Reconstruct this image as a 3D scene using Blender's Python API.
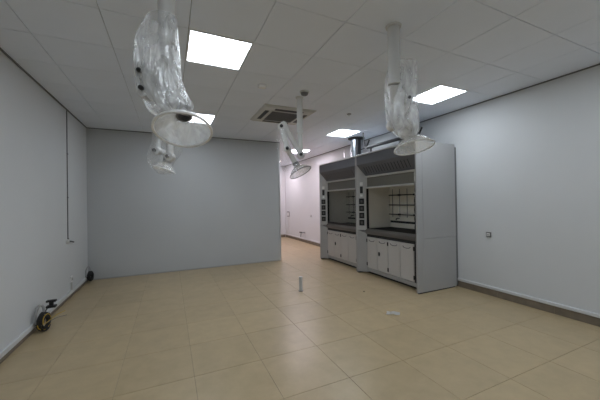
import bpy, bmesh, math, random
from mathutils import Vector, Matrix, noise

for o in list(bpy.data.objects):
    bpy.data.objects.remove(o)
scene = bpy.context.scene
col = scene.collection

# ------------------------------------------------------------------ camera
FPX, YAW, PITCH, ROLL, CAM_H = 285.59, 0.4284, 0.0058, -0.0148, 1.508
fwd = Vector((math.sin(YAW)*math.cos(PITCH), math.cos(YAW)*math.cos(PITCH), math.sin(PITCH)))
rt0 = Vector((math.cos(YAW), -math.sin(YAW), 0))
up0 = rt0.cross(fwd)
rgt = rt0*math.cos(ROLL) + up0*math.sin(ROLL)
upv = -rt0*math.sin(ROLL) + up0*math.cos(ROLL)
cam_d = bpy.data.cameras.new('camera')
cam_d.sensor_width = 36.0
cam_d.sensor_fit = 'HORIZONTAL'
cam_d.lens = FPX/600*36
cam_d.clip_start = 0.05
cam = bpy.data.objects.new('camera', cam_d)
col.objects.link(cam)
m3 = Matrix((rgt, upv, -fwd)).transposed()
cam.matrix_world = Matrix.Translation((0, 0, CAM_H)) @ m3.to_4x4()
scene.camera = cam

# ------------------------------------------------------------------ world, exposure
world = bpy.data.worlds.new('world')
scene.world = world
world.use_nodes = True
world.node_tree.nodes['Background'].inputs[0].default_value = (0.6, 0.68, 0.8, 1)
world.node_tree.nodes['Background'].inputs[1].default_value = 0.25
vs = scene.view_settings
vs.view_transform = 'Standard'
vs.look = 'None'
vs.gamma = 1.0
vs.use_curve_mapping = False
vs.exposure = 0.72
LAMP_MAIN = ((0.86, 0.94, 1.03), 9.2)       # LED panels of the main room
LAMP_FAR = ((1.0, 0.87, 0.965), 20.0)      # LED panels beyond the partition


def at(px, py, depth):
    """point seen at a photo pixel, at a distance along the view axis"""
    return Vector((0, 0, CAM_H)) + (fwd + rgt*((px-300)/FPX) - upv*((py-200)/FPX))*depth


# ------------------------------------------------------------------ room measures
XL, XR, YP, XE = -1.495, 4.539, 6.936, 2.611
YFAR, YBACK, CE = 11.45, -3.2, 3.05
GX = [XL, -1.11, -0.49, 0.17, 0.76, 1.40, 2.05, 2.68, 3.33, 3.885, XR]
GY0, GP = 2.06, 0.6235


# ------------------------------------------------------------------ materials
def new_mat(name):
    m = bpy.data.materials.new(name)
    m.use_nodes = True
    return m, m.node_tree.nodes, m.node_tree.links


def pmat(name, rgb, rough=0.5, metal=0.0, var=0.06, scale=3.0, bump=0.0, bscale=60.0, spec=0.5):
    m, n, l = new_mat(name)
    b = n['Principled BSDF']
    b.inputs['Roughness'].default_value = rough
    b.inputs['Metallic'].default_value = metal
    b.inputs['Specular IOR Level'].default_value = spec
    tc = n.new('ShaderNodeTexCoord')
    nz = n.new('ShaderNodeTexNoise')
    nz.inputs['Scale'].default_value = scale
    nz.inputs['Detail'].default_value = 5
    l.new(tc.outputs['Object'], nz.inputs['Vector'])
    cr = n.new('ShaderNodeValToRGB')
    cr.color_ramp.elements[0].position = 0.3
    cr.color_ramp.elements[1].position = 0.7
    cr.color_ramp.elements[0].color = tuple(c*(1-var) for c in rgb)+(1,)
    cr.color_ramp.elements[1].color = tuple(min(1, c*(1+var)) for c in rgb)+(1,)
    l.new(nz.outputs['Fac'], cr.inputs['Fac'])
    l.new(cr.outputs['Color'], b.inputs['Base Color'])
    if bump:
        n2 = n.new('ShaderNodeTexNoise')
        n2.inputs['Scale'].default_value = bscale
        n2.inputs['Detail'].default_value = 3
        l.new(tc.outputs['Object'], n2.inputs['Vector'])
        bp = n.new('ShaderNodeBump')
        bp.inputs['Strength'].default_value = bump
        bp.inputs['Distance'].default_value = 0.01
        l.new(n2.outputs['Fac'], bp.inputs['Height'])
        l.new(bp.outputs['Normal'], b.inputs['Normal'])
    return m


def tile_mat(name, rgb):
    """polished beige tile; tone shifts a little from tile to tile"""
    m, n, l = new_mat(name)
    b = n['Principled BSDF']
    b.inputs['Roughness'].default_value = 0.33
    b.inputs['Specular IOR Level'].default_value = 0.45
    geo = n.new('ShaderNodeNewGeometry')
    oi = n.new('ShaderNodeObjectInfo')
    nz = n.new('ShaderNodeTexNoise')
    nz.inputs['Scale'].default_value = 5.0
    nz.inputs['Detail'].default_value = 8
    nz.inputs['Roughness'].default_value = 0.65
    l.new(geo.outputs['Position'], nz.inputs['Vector'])
    cr = n.new('ShaderNodeValToRGB')
    cr.color_ramp.elements[0].position = 0.3
    cr.color_ramp.elements[1].position = 0.72
    cr.color_ramp.elements[0].color = tuple(c*0.9 for c in rgb)+(1,)
    cr.color_ramp.elements[1].color = tuple(c*1.08 for c in rgb)+(1,)
    l.new(nz.outputs['Fac'], cr.inputs['Fac'])
    mr = n.new('ShaderNodeMapRange')
    mr.inputs['To Min'].default_value = 0.96
    mr.inputs['To Max'].default_value = 1.04
    l.new(oi.outputs['Random'], mr.inputs['Value'])
    hs = n.new('ShaderNodeHueSaturation')
    l.new(cr.outputs['Color'], hs.inputs['Color'])
    l.new(mr.outputs['Result'], hs.inputs['Value'])
    l.new(hs.outputs['Color'], b.inputs['Base Color'])
    return m


def film_mat(name, tint, fac_lo, fac_hi):
    """crumpled clear plastic film"""
    m, n, l = new_mat(name)
    n.remove(n['Principled BSDF'])
    out = n['Material Output']
    tc = n.new('ShaderNodeTexCoord')
    nz = n.new('ShaderNodeTexNoise')
    nz.inputs['Scale'].default_value = 11
    nz.inputs['Detail'].default_value = 6
    nz.inputs['Distortion'].default_value = 1.6
    mp = n.new('ShaderNodeMapping')
    mp.inputs['Scale'].default_value = (1, 1, 0.4)
    mp.inputs['Rotation'].default_value = (0.15, 0.2, 0)
    l.new(tc.outputs['Object'], mp.inputs['Vector'])
    l.new(mp.outputs['Vector'], nz.inputs['Vector'])
    n2 = n.new('ShaderNodeTexNoise')
    n2.inputs['Scale'].default_value = 17
    n2.inputs['Detail'].default_value = 4
    n2.inputs['Distortion'].default_value = 2.5
    l.new(mp.outputs['Vector'], n2.inputs['Vector'])
    bp = n.new('ShaderNodeBump')
    bp.inputs['Strength'].default_value = 0.75
    bp.inputs['Distance'].default_value = 0.03
    l.new(n2.outputs['Fac'], bp.inputs['Height'])
    gl = n.new('ShaderNodeBsdfGlossy')
    gl.inputs['Roughness'].default_value = 0.16
    gl.inputs['Color'].default_value = (0.95, 0.96, 0.97, 1)
    l.new(bp.outputs['Normal'], gl.inputs['Normal'])
    df = n.new('ShaderNodeBsdfDiffuse')
    df.inputs['Color'].default_value = (*tint, 1)
    tl = n.new('ShaderNodeBsdfTranslucent')
    tl.inputs['Color'].default_value = (*tint, 1)
    mx0 = n.new('ShaderNodeMixShader')
    mx0.inputs[0].default_value = 0.5
    l.new(df.outputs[0], mx0.inputs[1])
    l.new(tl.outputs[0], mx0.inputs[2])
    mx1 = n.new('ShaderNodeMixShader')
    mx1.inputs[0].default_value = 0.42
    l.new(mx0.outputs[0], mx1.inputs[1])
    l.new(gl.outputs[0], mx1.inputs[2])
    tr = n.new('ShaderNodeBsdfTransparent')
    mr = n.new('ShaderNodeMapRange')
    mr.inputs['From Min'].default_value = 0.35
    mr.inputs['From Max'].default_value = 0.68
    mr.inputs['To Min'].default_value = fac_lo
    mr.inputs['To Max'].default_value = fac_hi
    l.new(nz.outputs['Fac'], mr.inputs['Value'])
    mx = n.new('ShaderNodeMixShader')
    l.new(mr.outputs['Result'], mx.inputs[0])
    l.new(tr.outputs[0], mx.inputs[1])
    l.new(mx1.outputs[0], mx.inputs[2])
    l.new(mx.outputs[0], out.inputs['Surface'])
    return m


def glass_mat(name, rgb, fac, painted_haze=0.38):
    m, n, l = new_mat(name)
    n.remove(n['Principled BSDF'])
    out = n['Material Output']
    tr = n.new('ShaderNodeBsdfTransparent')
    tr.inputs['Color'].default_value = (*rgb, 1)
    gl = n.new('ShaderNodeBsdfGlossy')
    gl.inputs['Roughness'].default_value = 0.06
    mx = n.new('ShaderNodeMixShader')
    lw = n.new('ShaderNodeLayerWeight')
    lw.inputs['Blend'].default_value = fac
    l.new(lw.outputs['Fresnel'], mx.inputs[0])
    l.new(tr.outputs[0], mx.inputs[1])
    l.new(gl.outputs[0], mx.inputs[2])
    df = n.new('ShaderNodeBsdfDiffuse')
    df.inputs['Color'].default_value = (0.42, 0.41, 0.37, 1)
    m2 = n.new('ShaderNodeMixShader')
    m2.inputs[0].default_value = painted_haze
    l.new(mx.outputs[0], m2.inputs[1])
    l.new(df.outputs[0], m2.inputs[2])
    l.new(m2.outputs[0], out.inputs['Surface'])
    return m


def emit_mat(name, rgb, s):
    m, n, l = new_mat(name)
    b = n['Principled BSDF']
    b.inputs['Base Color'].default_value = (0.9, 0.9, 0.9, 1)
    b.inputs['Emission Color'].default_value = (*rgb, 1)
    b.inputs['Emission Strength'].default_value = s
    return m


M = {}
M['wall'] = pmat('wall_paint', (0.66, 0.675, 0.685), 0.75, var=0.015, scale=1.2, bump=0.06, bscale=140, spec=0.2)
M['partition'] = pmat('partition_board', (0.52, 0.535, 0.545), 0.42, var=0.02, scale=1.0, spec=0.4)
M['ceiling'] = pmat('ceiling_panel_paint', (0.79, 0.84, 0.93), 0.5, var=0.02, scale=2.0, bump=0.04, bscale=220)
M['joint'] = pmat('ceiling_joint', (0.28, 0.28, 0.28), 0.8)
M['tile'] = tile_mat('floor_tile', (0.46, 0.36, 0.215))
M['grout'] = pmat('grout', (0.28, 0.23, 0.15), 0.85)
M['bb'] = pmat('baseboard_tile', (0.20, 0.165, 0.125), 0.4, var=0.15, scale=8)
M['ledge'] = pmat('white_trunking', (0.66, 0.67, 0.68), 0.5)
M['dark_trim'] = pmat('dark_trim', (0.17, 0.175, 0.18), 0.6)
M['alu'] = pmat('aluminium', (0.62, 0.63, 0.64), 0.35, metal=0.6)
M['hood_grey'] = pmat('hood_grey_paint', (0.395, 0.395, 0.395), 0.38, var=0.02, scale=2)
M['hood_light'] = pmat('hood_light_paint', (0.52, 0.52, 0.515), 0.4, var=0.02)
M['door_grey'] = pmat('cabinet_door_paint', (0.55, 0.535, 0.52), 0.4, var=0.02)
M['header'] = pmat('hood_charcoal_paint', (0.125, 0.132, 0.15), 0.5, var=0.05)
M['black'] = pmat('black_plastic', (0.012, 0.012, 0.013), 0.45)
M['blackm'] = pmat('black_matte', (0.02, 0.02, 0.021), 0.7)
M['liner'] = pmat('hood_liner', (0.80, 0.765, 0.68), 0.55, var=0.04)
M['worktop'] = pmat('worktop_epoxy', (0.018, 0.017, 0.016), 0.7, spec=0.25)
M['sill'] = pmat('sill_grey', (0.125, 0.117, 0.107), 0.4)
M['white'] = pmat('white_plastic', (0.82, 0.82, 0.81), 0.4)
M['offwhite'] = pmat('off_white_plastic', (0.55, 0.55, 0.53), 0.45)
M['socket'] = pmat('socket_grey', (0.16, 0.16, 0.165), 0.45)
M['arm'] = pmat('arm_white_coat', (0.60, 0.60, 0.585), 0.35)
M['galv'] = pmat('galvanised_steel', (0.40, 0.43, 0.46), 0.3, metal=0.85, var=0.15, scale=14)
M['yellow'] = pmat('yellow_wire', (0.55, 0.36, 0.04), 0.5)
M['grille'] = pmat('grille_grey', (0.09, 0.09, 0.09), 0.5)
M['paper'] = pmat('paper', (0.7, 0.69, 0.66), 0.8)
M['film'] = film_mat('plastic_film', (0.92, 0.93, 0.93), 0.34, 0.88)
M['film_far'] = film_mat('plastic_film_thin', (0.88, 0.88, 0.88), 0.08, 0.45)
M['dome_clear'] = film_mat('clear_acrylic_dome', (0.9, 0.9, 0.88), 0.30, 0.50)
M['film_thin'] = film_mat('plastic_film_sheer', (0.86, 0.86, 0.86), 0.01, 0.13)
M['dome'] = film_mat('acrylic_dome', (0.94, 0.95, 0.95), 0.48, 0.72)
M['glass'] = glass_mat('sash_glass', (0.62, 0.64, 0.62), 0.25)  # grey-olive diffuse lightens the pane in place of room reflections
M['glass_low'] = glass_mat('lowered_sash_glass', (0.86, 0.88, 0.87), 0.12, 0.035)
M['lamp'] = emit_mat('led_panel_main', *LAMP_MAIN)
M['lamp_far'] = emit_mat('led_panel_far', *LAMP_FAR)


# ------------------------------------------------------------------ mesh helpers
def obj(name, bm, mat, parent=None, loc=None, smooth=False):
    bmesh.ops.recalc_face_normals(bm, faces=bm.faces)
    me = bpy.data.meshes.new(name)
    if smooth:
        for f in bm.faces:
            f.smooth = True
        for e in bm.edges:
            if len(e.link_faces) == 2 and e.calc_face_angle(0) > 0.7:
                e.smooth = False
    bm.to_mesh(me)
    bm.free()
    me.materials.append(M[mat])
    o = bpy.data.objects.new(name, me)
    col.objects.link(o)
    if parent:
        o.parent = parent
    if loc is not None:
        o.location = loc
    return o


def empty(name, loc):
    o = bpy.data.objects.new(name, None)
    o.empty_display_size = 0.1
    col.objects.link(o)
    o.location = loc
    return o


def tag(o, label, cat, group=None):
    o['label'] = label
    o['category'] = cat
    if group:
        o['group'] = group
    return o


def struct(o, label=None):
    o['kind'] = 'structure'
    if label:
        o['label'] = label
    return o


def copy_tree(o, parent=None):
    c = o.copy()
    col.objects.link(c)
    c.parent = parent
    for ch in list(o.children):
        copy_tree(ch, c)
    return c


def box(bm, x0, x1, y0, y1, z0, z1, bev=0.0):
    r = bmesh.ops.create_cube(bm, size=1)
    for v in r['verts']:
        v.co = Vector((x0+(v.co.x+.5)*(x1-x0), y0+(v.co.y+.5)*(y1-y0), z0+(v.co.z+.5)*(z1-z0)))
    if bev:
        es = {e for v in r['verts'] for e in v.link_edges}
        bmesh.ops.bevel(bm, geom=list(es), offset=bev, segments=1, affect='EDGES')
    return bm


def B(*a, bev=0.0):
    return box(bmesh.new(), *a, bev=bev)


def prism(bm, pts, y0, y1):
    """polygon in (x, z) extruded along y"""
    a = [bm.verts.new((x, y0, z)) for x, z in pts]
    b = [bm.verts.new((x, y1, z)) for x, z in pts]
    bm.faces.new(a)
    bm.faces.new(b[::-1])
    k = len(pts)
    for i in range(k):
        bm.faces.new((a[i], a[(i+1) % k], b[(i+1) % k], b[i]))
    return bm


def hexa(bm, p):
    """eight corners: bottom loop of four, top loop of four"""
    v = [bm.verts.new(q) for q in p]
    for f in ((3, 2, 1, 0), (4, 5, 6, 7), (0, 1, 5, 4), (1, 2, 6, 5), (2, 3, 7, 6), (3, 0, 4, 7)):
        bm.faces.new([v[i] for i in f])
    return bm


def frame_of(d):
    d = d.normalized()
    a = Vector((0, 0, 1)) if abs(d.z) < .9 else Vector((1, 0, 0))
    u = d.cross(a).normalized()
    return u, d.cross(u).normalized()


def tube(bm, pts, r, seg=12, caps=True):
    """swept round tube along points; r a number or one per point"""
    pts = [Vector(p) for p in pts]
    k = len(pts)
    rs = r if isinstance(r, (list, tuple)) else [r]*k
    d0 = (pts[1]-pts[0])
    u, w = frame_of(d0)
    rings = []
    for i, p in enumerate(pts):
        if i == 0:
            d = pts[1]-pts[0]
        elif i == k-1:
            d = pts[-1]-pts[-2]
        else:
            d = (pts[i+1]-pts[i]).normalized()+(pts[i]-pts[i-1]).normalized()
        d = d.normalized()
        u = (u-d*u.dot(d)).normalized()
        w = d.cross(u)
        rings.append([bm.verts.new(p+(u*math.cos(2*math.pi*j/seg)+w*math.sin(2*math.pi*j/seg))*rs[i]) for j in range(seg)])
    for i in range(k-1):
        for j in range(seg):
            bm.faces.new((rings[i][j], rings[i][(j+1) % seg], rings[i+1][(j+1) % seg], rings[i+1][j]))
    if caps:
        bm.faces.new(rings[0][::-1])
        bm.faces.new(rings[-1])
    return bm


def T(pts, r, seg=12, caps=True):
    return tube(bmesh.new(), pts, r, seg, caps)


def lathe(bm, prof, origin, axis, seg=32, closed=False):
    """profile (radius, height along axis)"""
    axis = axis.normalized()
    u, w = frame_of(axis)
    rings = []
    for r, h in prof:
        c = origin+axis*h
        rings.append([bm.verts.new(c+(u*math.cos(2*math.pi*j/seg)+w*math.sin(2*math.pi*j/seg))*r) for j in range(seg)])
    n = len(rings)
    for i in range(n if closed else n-1):
        a, b = rings[i], rings[(i+1) % n]
        for j in range(seg):
            bm.faces.new((a[j], a[(j+1) % seg], b[(j+1) % seg], b[j]))
    return bm


def curve(pts, n=8):
    """Catmull-Rom through points"""
    p = [Vector(q) for q in pts]
    p = [2*p[0]-p[1]]+p+[2*p[-1]-p[-2]]
    out = []
    for i in range(1, len(p)-2):
        for k in range(n):
            t = k/n
            a, b, c, d = p[i-1], p[i], p[i+1], p[i+2]
            out.append(0.5*((2*b)+(c-a)*t+(2*a-5*b+4*c-d)*t*t+(3*b-a-3*c+d)*t**3))
    out.append(p[-2])
    return out


# ------------------------------------------------------------------ floor
floor = struct(obj('floor', B(XL-.1, XR+.1, YBACK, YFAR, -0.12, -0.004), 'grout'), 'beige polished tile floor')
TP, TX0, TY0, TG = 0.6, 0.18, 3.86, 0.0016
xs = [XL]+[TX0+TP*k for k in range(-2, 8) if XL+.02 < TX0+TP*k < XR-.02]+[XR]
mesh_cache = {}
for j in range(-8, 14):
    y0 = TY0+TP*j
    y1 = min(y0+TP, YFAR)
    for i in range(len(xs)-1):
        w, d = xs[i+1]-xs[i], y1-y0
        key = (round(w, 4), round(d, 4))
        if key not in mesh_cache:
            o = obj('floor_tile', B(TG, w-TG, TG, d-TG, -.006, 0, bev=0.0008), 'tile', floor)
            mesh_cache[key] = o.data
        else:
            o = bpy.data.objects.new('floor_tile', mesh_cache[key])
            col.objects.link(o)
            o.parent = floor
        o.location = (xs[i], y0, 0)
bm = bmesh.new()
yy = TY0-8*TP
while yy > YBACK+.05:
    y0 = max(yy-TP, YBACK)
    for i in range(len(xs)-1):
        box(bm, xs[i]+TG, xs[i+1]-TG, y0+TG, yy-TG, -.006, 0)
    yy -= TP
o = obj('rear_tiles', bm, 'tile', floor)
o['kind'] = 'stuff'

# ------------------------------------------------------------------ walls
struct(obj('wall_left', B(XL-.12, XL, YBACK, YFAR, 0.0, CE+.1), 'wall'), 'plain pale grey painted wall on the left')
struct(obj('wall_right', B(XR, XR+.12, YBACK, YFAR, 0.0, CE+.1), 'wall'), 'pale painted wall behind the fume hoods')
struct(obj('wall_far', B(XL, XR, YFAR, YFAR+.1, 0, CE+.1), 'wall'), 'end wall seen past the partition')
struct(obj('wall_front', B(XL, XR, YBACK-.1, YBACK, 0, CE+.1), 'wall'), 'wall behind the viewer')
part = struct(obj('wall_partition', B(XL, XE-.045, YP, YP+.1, 0, CE), 'partition'), 'plain mid grey partition across the room')
obj('edge_trim', B(XE-.045, XE, YP-.006, YP+.106, 0, CE, bev=.004), 'alu', part)
obj('bottom_trim', B(XL, XE-.045, YP-.004, YP, 0.0, .022), 'hood_grey', part)
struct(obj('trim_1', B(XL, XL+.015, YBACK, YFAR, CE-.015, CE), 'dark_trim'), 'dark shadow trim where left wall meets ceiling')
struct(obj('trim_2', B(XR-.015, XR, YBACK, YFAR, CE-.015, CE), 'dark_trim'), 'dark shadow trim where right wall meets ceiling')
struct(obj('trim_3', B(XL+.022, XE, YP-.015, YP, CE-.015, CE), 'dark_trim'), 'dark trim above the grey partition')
# seam strip of the right wall beside the partition line
struct(obj('trim_4', B(XR-.006, XR, 6.85, 6.875, .13, CE-.022), 'alu'), 'thin vertical joint strip on the right wall')


def baseboard(name, side, label):
    s = 1 if side == 'right' else -1
    X = XR if side == 'right' else XL

    def bx(a, b, *r, **k):
        x0, x1 = X-s*a, X-s*b
        return B(min(x0, x1), max(x0, x1), *r, **k)
    y_end = YFAR if side == 'right' else YP
    base = struct(obj(name, bx(.004, 0, YBACK, y_end, 0, .105 if side == 'right' else .055), 'grout'), label)
    zt = .105 if side == 'right' else .055
    n = 0
    L = .71
    y = 2.02-L*7
    while y < y_end-.02:
        y1 = min(y+L, y_end)
        obj('baseboard_tile', bx(.011, .004, max(y, YBACK)+.002, y1-.002, .002, zt-.005, bev=.002), 'bb', base)
        y += L
    obj('ledge', bx(.024, 0, YBACK, y_end, zt, zt+.045 if side == 'right' else zt+.06, bev=.006), 'ledge', base)


baseboard('baseboard_right', 'right', 'brown tile skirting under a white ledge, right wall')
baseboard('baseboard_left', 'left', 'brown tile skirting under a white ledge, left wall')
struct(obj('baseboard_far', B(XL, XR-.03, YFAR-.012, YFAR, 0, .11), 'bb'), 'brown tile skirting of the end wall')

# ------------------------------------------------------------------ ceiling
ceil = struct(obj('ceiling', B(XL-.1, XR+.1, YBACK, YFAR, CE+.012, CE+.1), 'joint'), 'suspended ceiling of square grey metal panels')
LIGHTS = {}
for i, j, far, lab in [(3, 1, 0, 'square LED panel cut by the top edge, beside the nearest plastic wrapped arm'),
                       (8, 1, 0, 'large bright LED panel beside the plastic wrapped arm near the right wall'),
                       (3, 5, 0, 'LED panel mostly hidden behind the clear hood of the nearest arm'),
                       (8, 5, 0, 'small bright LED panel in front of the silver exhaust duct'),
                       (8, 9, 1, 'distant LED panel seen through the unwrapped folding arm past the partition'),
                       (3, 9, 1, 'LED panel hidden behind the grey partition'),
                       (8, 13, 1, 'LED panel nearest the end wall, right row'),
                       (3, -3, 0, 'LED panel overhead behind the viewer, left row'),
                       (8, -3, 0, 'LED panel overhead behind the viewer, right row'),
                       (3, -7, 0, 'rearmost LED panel behind the viewer, left row'),
                       (8, -7, 0, 'rearmost LED panel behind the viewer, right row')]:
    LIGHTS[(i, j)] = (far, lab)
cg = .0024
for j in range(-9, 17):
    y0 = max(GY0+GP*j, YBACK)
    y1 = min(GY0+GP*(j+1), YFAR)
    if y1-y0 < .02:
        continue
    for i in range(len(GX)-1):
        if (i, j) in LIGHTS:
            far, lab = LIGHTS[(i, j)]
            w, d = GX[i+1]-GX[i], y1-y0
            e = empty('ceiling_light', (GX[i]+w/2, y0+d/2, CE))
            tag(e, lab, 'ceiling light', 'square LED ceiling panels')
            bm = bmesh.new()
            f = .016
            W, D = w/2-.003, d/2-.003
            box(bm, -W, W, -D, -D+f, -.004, .010)
            box(bm, -W, W, D-f, D, -.004, .010)
            box(bm, -W, -W+f, -D+f, D-f, -.004, .010)
            box(bm, W-f, W, -D+f, D-f, -.004, .010)
            obj('frame', bm, 'white', e)
            obj('diffuser', B(-W+f, W-f, -D+f, D-f, -.001, .006), 'lamp_far' if far else 'lamp', e)
            continue
        if 0:
            continue
        w, d = GX[i+1]-GX[i], y1-y0
        key = ('c', round(w, 4), round(d, 4))
        if key not in mesh_cache:
            o = obj('ceiling_panel', B(cg, w-cg, cg, d-cg, 0, .012, bev=.0015), 'ceiling', ceil)
            mesh_cache[key] = o.data
        else:
            o = bpy.data.objects.new('ceiling_panel', mesh_cache[key])
            col.objects.link(o)
            o.parent = ceil
        o.location = (GX[i], y0, CE)

# ------------------------------------------------------------------ air conditioner cassette
ac = tag(empty('air_conditioner', (1.83, 4.73, CE)), 'white four-way air conditioner cassette set in the ceiling', 'air conditioner')
h = .455
bm = bmesh.new()
# bevelled square face plate with a stepped rim
pl = [(-h, -.0), (-h, -.012), (-h+.05, -.034), (h-.05, -.034), (h, -.012), (h, 0)]
r0 = [bm.verts.new((sx*h, sy*h, 0)) for sx, sy in ((-1, -1), (1, -1), (1, 1), (-1, 1))]
r1 = [bm.verts.new((sx*h, sy*h, -.012)) for sx, sy in ((-1, -1), (1, -1), (1, 1), (-1, 1))]
r2 = [bm.verts.new((sx*(h-.04), sy*(h-.04), -.034)) for sx, sy in ((-1, -1), (1, -1), (1, 1), (-1, 1))]
for a, b in ((r0, r1), (r1, r2)):
    for k in range(4):
        bm.faces.new((a[k], a[(k+1) % 4], b[(k+1) % 4], b[k]))
bm.faces.new(r2)
bm.faces.new(r0[::-1])
obj('face_plate', bm, 'offwhite', ac)
for k in range(4):
    rot = Matrix.Rotation(k*math.pi/2, 4, 'Z')
    bm = B(-.25, .25, .315, .385, -.0365, -.0335)
    bm.transform(rot)
    s = obj('air_outlet', bm, 'black', ac)
    bm = B(-.245, .245, .318, .324, -.042, -.0365, bev=.001)
    bm.transform(rot)
    obj('vane', bm, 'grille', s)
g = obj('intake_grille', B(-.265, .265, -.265, .265, -.037, -.0335), 'grille', ac)
bm = bmesh.new()
for a in ((-.285, .285, -.285, -.265), (-.285, .285, .265, .285), (-.285, -.265, -.265, .265), (.265, .285, -.265, .265)):
    box(bm, *a, -.043, -.034)
obj('grille_frame', bm, 'offwhite', g)
slat = None
for k in range(17):
    y = -.245+k*.0306
    if slat is None:
        slat = obj('grille_slat', B(-.262, .262, -.003, .003, -.042, -.037), 'socket', g)
        o = slat
    else:
        o = slat.copy()
        col.objects.link(o)
    o.location = (0, y, 0)

# smoke detector, sensor, sprinkler
sd = tag(empty('smoke_detector', (1.737, 3.60, CE)), 'round grey smoke detector on the ceiling beside the arm pole', 'smoke detector')
obj('base', lathe(bmesh.new(), [(.0, -.018), (.062, -.018), (.065, 0), (0, 0)], Vector(), Vector((0, 0, 1))), 'offwhite', sd)
obj('sensor_head', lathe(bmesh.new(), [(0, -.055), (.03, -.055), (.047, -.045), (.052, -.018), (0, -.018)], Vector(), Vector((0, 0, 1))), 'socket', sd, smooth=True)
sn = tag(empty('ceiling_sensor', (1.123, 3.607, CE)), 'small white box sensor on the ceiling near the smoke detector', 'sensor')
obj('housing', B(-.05, .05, -.035, .035, -.04, 0, bev=.006), 'white', sn)
obj('lens', B(.0501, .053, -.02, .02, -.032, -.01), 'socket', sn)
sp = tag(empty('sprinkler', (2.912, 4.229, CE)), 'small dark sprinkler rosette in the ceiling before the fume hoods', 'sprinkler')
obj('rosette', lathe(bmesh.new(), [(0, -.006), (.036, -.006), (.04, 0), (0, 0)], Vector(), Vector((0, 0, 1)), 20), 'socket', sp)
obj('head', lathe(bmesh.new(), [(0, -.035), (.016, -.035), (.012, -.028), (.008, -.006), (0, -.006)], Vector(), Vector((0, 0, 1)), 12), 'alu', sp)

# ------------------------------------------------------------------ fume hoods
HX, HY, HW, HT = 3.583, 3.371, 1.622, 2.46
D_, E_ = .14, .125                     # depth and width of the angled posts
BD = .905                              # body depth


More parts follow.
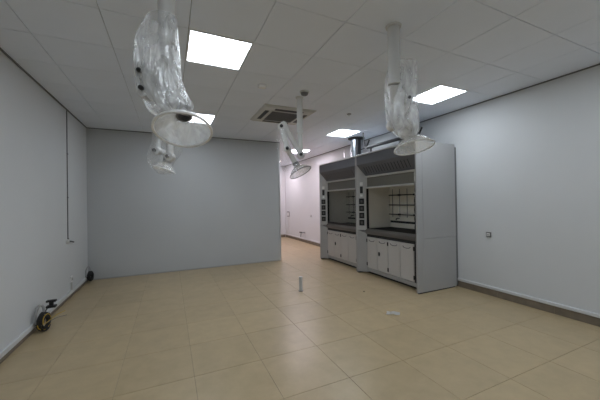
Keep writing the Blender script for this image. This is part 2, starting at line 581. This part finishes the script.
def make_hood():
    e = empty('fume_hood', (HX, HY, 0))
    W = HW
    ts = .028
    for s in (0, 1):
        y0, y1 = (0.001, ts) if s == 0 else (W-ts, W-.001)
        p = obj('side_panel', B(.137, BD, y0, y1, .876, HT, bev=.002), 'hood_grey', e)
        obj('lower_side_panel', B(.137, BD, y0, y1, .018, .872, bev=.002), 'hood_grey', e)
        obj('front_edge', B(0, .1355, y0, y1, .018, HT, bev=.003), 'hood_grey', e)

        def my(v):
            return v if s == 0 else W-v
        # angled post with switches: faces the opening
        zt0, zt1 = 2.255, 2.02
        bm = hexa(bmesh.new(), [(0.002, my(ts), .90), (D_, my(ts+E_), .90), (D_+.05, my(ts+E_), .90), (D_+.05, my(ts), .90),
                                (0.002, my(ts), zt0), (D_, my(ts+E_), zt1), (D_+.05, my(ts+E_), zt1), (D_+.05, my(ts), zt0)])
        post = obj('post', bm, 'hood_light', e)
        dv = Vector((D_, my(ts+E_)-my(ts), 0)).normalized()
        nv = Vector((E_, -(my(ts+E_)-my(ts))/E_*D_, 0)).normalized()
        nv = Vector((-dv.y, dv.x, 0))
        cen = Vector((.002+D_/2, my(ts+E_/2), 0))
        if nv.dot(Vector((.3, W/2, 0))-Vector((0, my(0), 0))) < 0 and False:
            nv = -nv
        # outward normal points to -x
        if nv.x > 0:
            nv = -nv

        def plate(name, mat, z0, z1, w, t0, t1, parent, off=0.0):
            bm = bmesh.new()
            c = cen+dv*off
            a = c+nv*t0
            b = c+nv*t1
            hexa(bm, [a-dv*w+Vector((0, 0, z0)), a+dv*w+Vector((0, 0, z0)), b+dv*w+Vector((0, 0, z0)), b-dv*w+Vector((0, 0, z0)),
                      a-dv*w+Vector((0, 0, z1)), a+dv*w+Vector((0, 0, z1)), b+dv*w+Vector((0, 0, z1)), b-dv*w+Vector((0, 0, z1))])
            return obj(name, bm, mat, parent)
        if s == 1 or True:
            plate('light_switch', 'white', 1.825, 1.895, .030, 0, .010, post)
            plate('control_display', 'black', 1.665, 1.805, .030, 0, .008, post)
            plate('push_button', 'white', 1.595, 1.640, .024, 0, .010, post)
            for k in range(4):
                zc = 1.495-k*.148
                plate('socket_box', 'black', zc-.060, zc+.060, .052, 0, .016, post)
                plate('socket_lid', 'grille', zc-.026, zc+.026, .020, .016, .022, post)
        # flared foot below the worktop
        bm = hexa(bmesh.new(), [(0.002, my(ts), .03), (D_, my(ts+E_+.01), .03), (D_+.05, my(ts+E_+.01), .03), (D_+.05, my(ts), .03),
                                (0.002, my(ts), .895), (D_, my(ts+E_+.01), .82), (D_+.05, my(ts+E_+.01), .82), (D_+.05, my(ts), .895)])
        obj('pedestal', bm, 'hood_grey', e)
        obj('foot', B(.02, .87, min(my(.004), my(.024)), max(my(.004), my(.024)), 0, .018), 'black', e)
    # top and back
    obj('top_trim', B(-.004, .05, .03, W-.03, HT-.022, HT+.004, bev=.003), 'hood_light', e)
    obj('top_panel', B(.05, BD, ts, W-ts, HT-.02, HT, bev=.002), 'hood_grey', e)
    obj('back_panel', B(BD+.001, .945, .004, W-.004, .03, HT-.05), 'dark_trim', e)
    # charcoal header: upright upper part, lower part leaning in, with vent slots
    bm = prism(bmesh.new(), [(.004, HT-.024), (.004, 2.255), (D_+.004, 2.02), (D_+.03, 2.02), (.03, 2.27), (.03, HT-.024)], ts+.001, W-ts-.001)
    hd = obj('header', bm, 'header', e)
    d = Vector((D_, 0, -.235)).normalized()
    nn = Vector((-.235, 0, -D_)).normalized()
    bm = bmesh.new()
    c = Vector((.004, 0, 2.255))
    a, b = c+d*.07, c+d*.22
    for sgn in (0,):
        q = [a, b, b+nn*.004, a+nn*.004]
        hexa(bm, [(q[0].x, -.006, q[0].z), (q[1].x, -.006, q[1].z), (q[2].x, -.006, q[2].z), (q[3].x, -.006, q[3].z),
                  (q[0].x, .006, q[0].z), (q[1].x, .006, q[1].z), (q[2].x, .006, q[2].z), (q[3].x, .006, q[3].z)])
    slot = obj('vent_slot', bm, 'black', hd)
    n = 16
    for k in range(n):
        o = slot if k == 0 else slot.copy()
        if k:
            col.objects.link(o)
        o.location = (0, .22+k*(W-.44)/(n-1), 0)
    # sash
    y0, y1 = ts+E_, W-ts-E_
    xs_ = D_+.006
    sash = obj('sash', B(xs_+.010, xs_+.016, y0+.02, y1-.02, 1.79, 1.99), 'glass', e)
    obj('sash_rail', B(xs_-.040, xs_+.03, y0-.012, y1+.012, 1.986, 2.019, bev=.003), 'hood_light', sash)
    obj('sash_handle', B(xs_-.030, xs_+.03, y0, y1, 1.757, 1.790, bev=.004), 'hood_light', sash)
    obj('sash_stile', B(xs_-.004, xs_+.026, y0, y0+.028, 1.79, 1.986), 'hood_light', sash)
    obj('sash_stile', B(xs_-.004, xs_+.026, y1-.028, y1, 1.79, 1.986), 'hood_light', sash)
    # sash channels: black strips beside the opening
    for ya, yb in ((y0, y0+.022), (y1-.022, y1)):
        obj('sash_channel', B(xs_+.002, xs_+.045, ya, yb, .93, 1.757), 'black', e)
    # inside: liner walls, ceiling, back baffles
    XB = .80
    obj('liner_wall', B(xs_+.046, XB, y0-.02, y0, .93, 2.02), 'liner', e)
    obj('liner_wall', B(xs_+.046, XB, y1, y1+.02, .93, 2.02), 'liner', e)
    obj('liner_ceiling', B(xs_+.046, XB, y0, y1, 2.02, 2.04), 'liner', e)
    nb = 5
    for k in range(nb):
        a = y0+k*(y1-y0)/nb
        obj('baffle_board', B(XB-.03, XB-.015, a+.003, a+(y1-y0)/nb-.003, 1.075, 2.015), 'liner', e)
    obj('lower_baffle', B(XB-.03, XB-.015, y0, y1, .935, 1.03), 'liner', e)
    obj('baffle_slot', B(XB-.014, XB+.0, y0, y1, .93, 2.02), 'blackm', e)
    # lattice of rods before the baffle
    for z in (1.615, 1.409, 1.214):
        obj('lattice_rod', T([(XB-.10, y0+.10, z), (XB-.10, y1-.06, z)], .011, 8), 'black', e, smooth=True)
    for k in range(6):
        y = y0+.16+k*(y1-y0-.30)/5
        obj('lattice_upright', T([(XB-.075, y, 1.16), (XB-.075, y, 1.74)], .006, 8), 'socket', e, smooth=True)
        for z in (1.615, 1.214):
            if k in (0, 2, 4):
                obj('rod_clamp', B(XB-.115, XB-.06, y-.016, y+.016, z-.018, z+.018, bev=.003), 'black', e)
    obj('gas_tap', T([(XB-.03, y1-.28, 1.13), (XB-.10, y1-.28, 1.13), (XB-.12, y1-.28, 1.10)], .012, 8), 'black', e, smooth=True)
    # worktop with raised grey sill
    obj('worktop', B(D_+.051, XB, y0, y1, .885, .926), 'worktop', e)
    bm = prism(bmesh.new(), [(D_-.022, .845), (D_-.022, .89), (D_+.005, .928), (D_+.05, .928), (D_+.05, .82), (D_-.005, .82)], y0-.012, y1+.012)
    obj('sill', bm, 'sill', e)
    # base cabinet
    obj('cabinet_body', B(D_+.03, .86, ts, W-ts, .10, .815), 'hood_grey', e)
    obj('painted_shadow_strip', B(D_+.004, D_+.03, y0, y1, .765, .82), 'blackm', e)  # black strip stands in for the shadow under the sill
    obj('base_rail', B(D_+.004, D_+.03, y0, y1, .052, .118, bev=.003), 'hood_grey', e)
    obj('toe_kick', B(D_+.06, D_+.08, ts, W-ts, 0, .10), 'black', e)
    edges = [.200, .520, .832, 1.144, 1.456]
    obj('side_gap_shade', B(D_+.004, D_+.03, y0, .199, .12, .764), 'blackm', e)  # solid black strip paints in the shade of the gap beside the doors
    for k in range(4):
        a, b = edges[k]+.003, edges[k+1]-.003
        dz0, dz1 = .128, .762
        d = obj('cabinet_door', B(D_-.006, D_+.029, a, b, dz0, dz1, bev=.004), 'door_grey', e)
        c = (a+b)/2
        obj('handle', T(curve([(D_-.010, c-.085, dz1-.055), (D_-.014, c-.06, dz1-.075), (D_-.016, c, dz1-.083), (D_-.014, c+.06, dz1-.075), (D_-.010, c+.085, dz1-.055)], 4), .0065, 8), 'socket', d, smooth=True)
        hy = a if k % 2 == 0 else b
        for z in (dz0+.075, dz1-.075):
            obj('hinge', B(D_-.014, D_-.004, hy-.013, hy+.013, z-.035, z+.035, bev=.003), 'black', d)
        if k == 2:
            bm = lathe(bmesh.new(), [(0, 0), (.024, 0), (.024, .010), (.012, .014), (0, .014)], Vector((D_-.006, b-.065, .46)), Vector((-1, 0, 0)), 16)
            bm.transform(Matrix.Translation((0, 0, .46)) @ Matrix.Diagonal((1, .8, 1.7, 1)) @ Matrix.Translation((0, 0, -.46)))
            bmesh.ops.translate(bm, verts=bm.verts, vec=(0, (b-.065)*.2, 0))
            obj('lock', bm, 'black', d)
    return e


hood = make_hood()
tag(hood, 'grey fume hood nearest the viewer, its plain side panel in full view', 'fume hood', 'pair of grey fume hoods')
hood2 = copy_tree(hood)
hood2.location = (HX, HY+HW, 0)
y0_, y1_ = .028+E_, HW-.028-E_
ls = obj('lowered_sash', B(.162, .168, y0_+.023, y1_-.023, .985, 1.757), 'glass_low', hood2)
obj('sash_bar', B(.150, .182, y0_+.023, y1_-.023, .930, .985, bev=.004), 'black', ls)
tag(hood2, 'grey fume hood farther from the viewer, next to the partition opening', 'fume hood', 'pair of grey fume hoods')

# exhaust ducts from hood tops to the ceiling, with damper levers


def duct(y, lab, lever):
    e = tag(empty('exhaust_duct', (4.2, y, HT)), lab, 'duct', 'exhaust ducts above the fume hoods')
    L = CE-HT
    up = Vector((0, 0, 1))
    obj('pipe', lathe(bmesh.new(), [(.145, .02), (.145, .25), (.150, .255), (.150, .285), (.145, .29), (.145, L-.02)], Vector(), up, 32), 'galv', e, smooth=True)
    obj('base_flange', lathe(bmesh.new(), [(0, .0045), (.20, .0045), (.20, .022), (.148, .022), (.148, .05), (.140, .05)], Vector(), up, 32), 'black', e, smooth=False)
    obj('ceiling_flange', lathe(bmesh.new(), [(.140, L-.06), (.152, L-.06), (.152, L-.022), (.20, L-.022), (.20, L-.001), (.140, L-.001)], Vector(), up, 32), 'blackm', e)
    dm = obj('damper_box', B(-.13, -.02, -.215, -.125, .06, L-.07, bev=.008), 'black', e)
    obj('damper_lever', T([(-.05, lever[0][0]-y, lever[0][1]-HT), (-.05, lever[1][0]-y, lever[1][1]-HT)], .017, 10), 'black', dm, smooth=True)
    obj('damper_rod', T([(-.05, -.2, .26), (-.05, lever[0][0]-y, lever[0][1]-HT)], .01, 8), 'black', dm, smooth=True)
    return e


duct(HY+HW*1.5, 'silver exhaust duct with black flanges on top of the farther hood', ((5.36, 2.735), (5.24, 2.89)))
duct(HY+HW*.5, 'exhaust duct above the nearer hood, hidden behind the wrapped arm', ((3.83, 2.69), (3.75, 2.82)))
pp = tag(empty('conduit_pipe', (4.0, 4.4, HT+.0001)), 'black pipe running above the fume hoods', 'pipe')
obj('pipe', T([(0, .72, .22), (0, -.70, .22)], .034, 12), 'black', pp, smooth=True)
for y in (.60, -.62):
    obj('support', B(-.012, .012, y-.012, y+.012, 0, .194), 'black', pp)
obj('drop_pipe', T(curve([(0, .72, .22), (0, .78, .24), (0, .82, .32), (0, .86, .50), (0, .87, CE-HT-.001)], 4), .014, 8), 'black', pp, smooth=True)

# ------------------------------------------------------------------ extraction arms


def dome(e, L, centre, n_open, R, mat='dome', rim='white'):
    """acrylic cone hood: centre of the opening, direction the opening faces"""
    n = n_open.normalized()
    o = L(centre)
    ax = -n
    t = .004
    prof = [(R, 0), (R*.93, .022), (R*.78, .052), (R*.55, .080), (R*.34, .098), (.052, .112), (.050, .135)]
    inner = [(r-t, h-.001 if k else h) for k, (r, h) in enumerate(prof)]
    d = obj('hood_dome', lathe(bmesh.new(), prof+inner[::-1], o, ax, 40, closed=True), mat, e, smooth=True)
    rr = .009 if mat == 'dome' else .006
    ring = [(R+rr*math.cos(a), rr*math.sin(a)) for a in [k*math.pi/3 for k in range(6)]]
    obj('rim', lathe(bmesh.new(), ring, o, ax, 40, closed=True), rim, d, smooth=True)
    obj('collar', lathe(bmesh.new(), [(.036, .106), (.049, .106), (.049, .165), (.036, .165)], o, ax, 24, closed=True), 'socket', d, smooth=True)
    return centre+ax*.165


def joint(e, L, p, axis, r=.05, knob_side=1, kr=.023):
    """swivel joint: drum with black knob facing the viewer"""
    a = axis.normalized()
    q = L(p)
    j = obj('joint', lathe(bmesh.new(), [(0, -.045), (r, -.045), (r+.004, -.03), (r+.004, .03), (r, .045), (0, .045)], q, a, 20), 'arm', e, smooth=True)
    obj('knob', lathe(bmesh.new(), [(0, .045), (kr*.5, .045), (kr*.5, .055), (kr, .058), (kr, .078), (kr*.8, .082), (0, .082)], q, a*knob_side, 12), 'black', j, smooth=True)
    return j


def bag(name, e, L, rows, mat, seed, amp, gather_top=True):
    """crumpled film sleeve; rows of (centre, half width, half depth)"""
    bm = bmesh.new()
    seg = 56
    cs = curve([r[0] for r in rows], 9)
    ws = curve([Vector((r[1], r[2], 0)) for r in rows], 9)
    rings = []
    for i, (c, w) in enumerate(zip(cs, ws)):
        ring = []
        for j in range(seg):
            a = 2*math.pi*j/seg
            dirv = rt0*math.cos(a)*w.x + Vector((fwd.x, fwd.y, 0))*math.sin(a)*w.y
            p = c+dirv
            q = Vector((p.x*8.5, p.y*8.5, p.z*3.4))+Vector((seed, seed*2.3, 0))
            k = noise.noise(q)+.6*noise.noise(q*2.1)+.45*abs(noise.noise(q*4.3))-.1
            k2 = 1-abs(noise.noise(Vector((p.x*7, p.y*7, p.z*2.6))+Vector((0, seed, seed))))*2
            f = 1+amp*(k*.8+k2*.18)
            ring.append(bm.verts.new(L(c+dirv*f+Vector((0, 0, noise.noise(q*1.3)*.012)))))
        rings.append(ring)
    for i in range(len(rings)-1):
        for j in range(seg):
            bm.faces.new((rings[i][j], rings[i][(j+1) % seg], rings[i+1][(j+1) % seg], rings[i+1][j]))
    return obj(name, bm, mat, e, smooth=True)


def arm(mount, lab, pole_end, sleeve_end, pts, neck_c, n_open, R, bagrows=None, bagmat='film', seed=1.0, amp=.16, rt=.034, flip=1, rs=.052, knob1=1, kr=.014, rj=.045, rim='white', dmat='dome_clear'):
    """mount (x, y) on the ceiling; pts: joint 1 (pole foot), joint 2 (top), joint 3 (elbow)"""
    e = tag(empty('extraction_arm', (mount[0], mount[1], CE)), lab, 'extraction arm', 'folding extraction arms hung from the ceiling')
    base = Vector((mount[0], mount[1], CE))

    def L(p):
        return p-base
    obj('ceiling_plate', lathe(bmesh.new(), [(0, -.014), (rs+.012, -.014), (rs+.016, -.001), (0, -.001)], Vector(), Vector((0, 0, 1)), 28), 'arm', e)
    # fixed column: wide sleeve, then the inner tube
    obj('column_sleeve', T([(0, 0, -.014), (0, 0, sleeve_end-CE)], rs, 20), 'arm', e, smooth=True)
    obj('column_ring', lathe(bmesh.new(), [(rs, 0), (rs+.005, .003), (rs+.005, .022), (rs, .025)], Vector((0, 0, sleeve_end-CE)), Vector((0, 0, 1)), 24, closed=True), 'arm', e)
    j1, j2, j3 = pts
    obj('column_tube', T([(0, 0, sleeve_end-CE), L(j1)], rs*.78, 16), 'arm', e, smooth=True)
    ax = -Vector((fwd.x, fwd.y, 0))
    back = -ax*.0
    obj('lower_link', T([L(j1), L(j2)], rt, 16), 'arm', e, smooth=True)
    j2b = j2-rt0*.055*flip
    obj('upper_link', T([L(j2b), L(j3)], rt, 16), 'arm', e, smooth=True)
    obj('elbow_hose', T(curve([L(j2+(j1-j2).normalized()*.02), L((j2+j2b)/2+Vector((0, 0, .045))), L(j2b+(j3-j2b).normalized()*.02)], 6), rt*1.05, 16), 'arm', e, smooth=True)
    joint(e, L, j1, ax, rj+.006, knob1, kr)
    joint(e, L, j2b, ax, rj, 1, kr)
    joint(e, L, j3, ax, rj, 1, kr)
    # hood
    top = dome(e, L, neck_c, n_open, R, dmat, rim)
    obj('neck_tube', T(curve([L(j3), L(j3*.45+top*.55+(top-neck_c).normalized()*.03), L(top)], 6), rt*1.02, 16), 'arm', e, smooth=True)
    if bagrows:
        bag('plastic_wrap', e, L, bagrows, bagmat, seed, amp)
    return e


def nvec(right, up, toward):
    """direction given along the picture's right, up and towards the viewer"""
    return (rt0*right+Vector((0, 0, 1))*up-Vector((fwd.x, fwd.y, 0))*toward).normalized()


# nearest arm, left: wrapped in plastic, hood tipped to the viewer
dA = 1.83
mm = dA/FPX
mA = at(167, 60, dA)
rowsA = []
for y, x0, x1, dep in [(18, 148, 176, .07), (40, 138, 178, .10), (61, 137, 179, .115), (80, 137.5, 182, .125), (95, 141, 186, .125), (104, 146, 192, .12), (110, 150, 192, .11), (117, 159, 187, .08)]:
    rowsA.append((at((x0+x1)/2, y, dA), (x1-x0)/2*mm, dep))
hA = at(183, 130.4, dA-.05)
arm((mA.x, mA.y), 'nearest extraction arm wrapped in crumpled plastic with wide clear hood', None, at(167, 45, dA).z,
    [at(168, 98, dA+.02), at(154, 75, dA-.04), at(147, 92, dA-.05)], hA, nvec(.10, -.92, .40), .170, rowsA, 'film', 1.7, .11, knob1=-1, dmat='dome')
# arm near the right wall
mB = at(394, 60, 2.53)
rowsB = []
k = 2.6/FPX
for y, x0, x1, dep in [(64, 389, 415, .09), (75, 386, 416, .13), (92, 385.5, 414.5, .14), (110, 386, 415, .14), (120, 388, 417, .14), (130, 393, 418, .12), (137, 401, 415, .07), (141, 405, 412, .04)]:
    rowsB.append((at((x0+x1)/2, y, 2.63), (x1-x0)/2*k, dep))
hB = at(414, 147.5, 2.62)
arm((mB.x, mB.y), 'plastic wrapped extraction arm hanging before the nearer fume hood', None, at(394, 85, 2.53).z,
    [at(393, 125, 2.66), at(412, 76, 2.64), at(406.5, 100, 2.56)], hB, nvec(.10, -.97, .22), .175, rowsB, 'film', 5.1, .17)
# unwrapped centre arm
mC = at(299.5, 98, 4.22)
hC = at(300.5, 172.5, 4.2)
arm((mC.x, mC.y), 'unwrapped folding extraction arm beside the air conditioner', None, at(299.5, 134, 4.22).z,
    [at(301, 155, 4.22), at(285.5, 127, 4.20), at(287.5, 149, 4.16)], hC, nvec(.44, -.87, .20), .172,
    [(at(284, 121, 4.2), .05, .05), (at(283, 130, 4.2), .07, .08), (at(281, 145, 4.2), .07, .09), (at(284, 160, 4.2), .08, .10), (at(288, 172, 4.2), .06, .09)], 'film_thin', 9.3, .22, rs=.043, rt=.040, kr=.024, rj=.05, rim='grille')
# far left arm, mostly hidden by the nearest one
dD = 3.5
mD = at(169, 90, dD)
rowsD = []
for y, x0, x1, dep in [(108, 160, 178, .10), (122, 155, 182, .14), (140, 153, 182, .16), (150, 151, 180, .16), (159, 148, 176, .15), (167, 151, 173, .12), (174, 159, 175, .07)]:
    rowsD.append((at((x0+x1)/2, y, dD), (x1-x0)/2*dD/FPX, dep))
hD = at(164, 170, dD)
arm((mD.x, mD.y), 'plastic wrapped extraction arm farther back, showing under the nearest hood', None, at(169, 118, dD).z,
    [at(170, 157, dD), at(166, 122, dD), at(157, 151, dD-.05)], hD, nvec(-.25, -.93, .18), .13, rowsD, 'film_far', 3.3, .18, kr=.022)

# ------------------------------------------------------------------ sockets, cables and pipes on the walls


def wall_socket(x, y, z, s, lab, mat='white', w=.043, group=None):
    """s: +1 right wall (faces -x), -1 left wall (faces +x)"""
    e = tag(empty('wall_socket', (x, y, z)), lab, 'socket')

    def b(a0, a1, *r, **k):
        x0, x1 = -s*a0, -s*a1
        return B(min(x0, x1), max(x0, x1), *r, **k)
    obj('back_box', b(0, .018, -w, w, -w, w, bev=.004), mat, e)
    obj('face_plate', b(.018, .024, -w*.62, w*.62, -w*.62, w*.62, bev=.002), 'white' if mat != 'white' else 'offwhite', e)
    for q in (-1, 1):
        obj('slot', b(.024, .0255, q*w*.25-.003, q*w*.25+.003, -.012, .008), 'black', e)
    return e


wall_socket(XR, 2.842, .951, 1, 'dark framed square socket on the bare right wall', 'socket', .038)
s1 = wall_socket(XR, 11.12, .995, 1, 'grey switched socket box on the far wall past the partition', 'socket', .11)
obj('conduit', T([(-.012, 0, -.07), (-.012, 0, -.845)], .012, 8), 'ledge', s1, smooth=True)
wall_socket(XR, 9.02, .996, 1, 'tiny grey socket on the far wall beside the farther hood', 'socket', .03)
s2 = wall_socket(XL, 5.86, .29, -1, 'white socket low on the left wall with short conduit below', 'white', .05)
obj('conduit', T([(.012, 0, -.05), (.012, 0, -.175)], .014, 8), 'offwhite', s2, smooth=True)

# stub pipe with elbow near the skirting beyond the hoods
e = tag(empty('pipe_stub', (XR, 9.55, .30)), 'bent grey pipe stub sticking out of the wall past the hoods', 'pipe')
obj('pipe', T(curve([(0, 0, .06), (-.10, 0, .07), (-.15, .02, .04), (-.16, .03, -.10)], 6), .024, 10), 'galv', e, smooth=True)
obj('wall_plate', lathe(bmesh.new(), [(0, .001), (.045, .001), (.045, .01), (0, .01)], Vector((0, 0, .06)), Vector((-1, 0, 0)), 16), 'offwhite', e)
obj('valve', B(-.19, -.13, -.03, .09, .06, .10, bev=.006), 'socket', e)

# cable conduit down the left wall with a loose black cable end
e = tag(empty('cable_conduit', (XL, 5.72, .93)), 'thin dark cable conduit running down the left wall from the ceiling', 'conduit')
obj('conduit', B(0, .012, -.008, .008, .03, CE-.93-.022), 'socket', e)
bx_ = obj('junction_box', B(0, .03, -.06, -.012, -.03, .03, bev=.004), 'white', e)
obj('loose_cable', T(curve([(.010, 0, .04), (.018, .01, 0), (.03, .06, -.012), (.035, .17, -.035)], 6), .011, 8), 'black', e, smooth=True)
for z in (.7, 1.4):
    obj('clip', B(0, .018, -.014, .014, z-.008, z+.008), 'socket', e)


def coil(bm, c, n, R, r, ax, squash, jitter, seed):
    rnd = random.Random(seed)
    u, w = frame_of(ax)
    pts = []
    for k in range(n*16+1):
        a = 2*math.pi*k/16
        rr = R*(1+jitter*math.sin(k*.61+seed)+rnd.uniform(-.04, .04))
        off = ax*((k/(n*16)-.5)*.05+rnd.uniform(-.004, .004))
        pts.append(c+u*math.cos(a)*rr+w*math.sin(a)*rr*squash+off)
    return tube(bm, pts, r, 6)


def cable_coil(loc, R, lab, plug):
    e = tag(empty('cable_coil', loc), lab, 'cable coil')
    ax = Vector((.93, -.36, .06)).normalized()
    c = Vector((.08, 0, 0))
    obj('cable', coil(bmesh.new(), c, 6, R, .0085, ax, 1.35, .10, 1.3), 'black', e, smooth=True)
    obj('inner_cable', coil(bmesh.new(), c+Vector((.01, -.01, 0)), 4, R*.72, .008, ax, 1.3, .14, 4.2), 'blackm', e, smooth=True)
    if plug:
        obj('yellow_wire', coil(bmesh.new(), c+Vector((.02, -.022, -.008)), 1, R*.93, .005, ax, 1.4, .14, 2.2), 'yellow', e, smooth=True)
        obj('wire_end', T(curve([(c.x+.02, -.02, -.02), (.17, .08, .03), (.25, .13, .06)], 6), .004, 6), 'yellow', e, smooth=True)
        obj('wire_end', T(curve([(c.x+.02, -.02, -.02), (.18, .08, .0), (.27, .12, .005)], 6), .0035, 6), 'socket', e, smooth=True)
    obj('conduit_bend', T(curve([(.014, -.03, -.03), (.014, -.03, .10), (.02, -.02, R*1.3+.05), (.04, 0, R*1.3+.10), (.065, .03, R*1.3+.07), (.072, .03, R*.9)], 6), .014 if plug else .01, 10), 'hood_grey', e, smooth=True)
    if plug:
        pg = obj('plug', B(.06, .16, .11, .17, R*1.3+.02, R*1.3+.05, bev=.006), 'black', e)
        obj('plug_stem', B(.09, .13, .125, .155, R*1.3+.05, R*1.3+.09), 'black', pg)
        obj('plug_head', B(.06, .16, .115, .165, R*1.3+.09, R*1.3+.115, bev=.005), 'black', pg)
        obj('plug_cord', T(curve([(.075, .0, R*.9), (.07, .06, R*1.25), (.08, .115, R*1.3+.03)], 5), .007, 6), 'black', pg, smooth=True)
    return e


cable_coil((XL+.025, 4.42, .112), .075, 'coiled black and yellow cable with a plug by the left skirting, nearest', True)
cable_coil((XL+.0, 6.76, .125), .062, 'small coil of black cable in the corner of wall and partition', False)

# ------------------------------------------------------------------ things on the floor
e = tag(empty('floor_pipe', (2.0, 4.40, 0)), 'short grey pipe stub standing up from the floor tiles', 'pipe')
obj('pipe', T([(0, 0, 0.0), (0, 0, .225)], .030, 14), 'hood_light', e, smooth=True)
obj('cap', T([(0, 0, .225), (0, 0, .24)], .033, 14), 'offwhite', e, smooth=True)
obj('floor_collar', lathe(bmesh.new(), [(.030, .0), (.042, .0), (.040, .006), (.030, .008)], Vector(), Vector((0, 0, 1)), 18, closed=True), 'socket', e)

bm = bmesh.new()
rnd = random.Random(4)
gr = [[bm.verts.new((x*.042+rnd.uniform(-.008, .008), y*.05+rnd.uniform(-.006, .006)+x*.006, .004+rnd.uniform(0, .016))) for x in range(-2, 3)] for y in range(-1, 2)]
for a in range(2):
    for b in range(4):
        bm.faces.new((gr[a][b], gr[a][b+1], gr[a+1][b+1], gr[a+1][b]))
bmesh.ops.solidify(bm, geom=bm.faces[:], thickness=.0015)
o = tag(obj('paper_scrap', bm, 'paper'), 'crumpled white paper scrap lying on the floor before the hoods', 'paper')
o.location = (2.68, 2.95, .002)
o.rotation_euler = (0, 0, -.75)
bm = bmesh.new()
bmesh.ops.create_icosphere(bm, subdivisions=2, radius=.018)
for v in bm.verts:
    v.co *= 1+.3*noise.noise(v.co*60)
    v.co.z *= .45
o = tag(obj('debris_crumb', bm, 'bb'), 'tiny dark brown crumb on the floor in front of the hoods', 'debris')
o.location = (2.906, 3.871, .009)
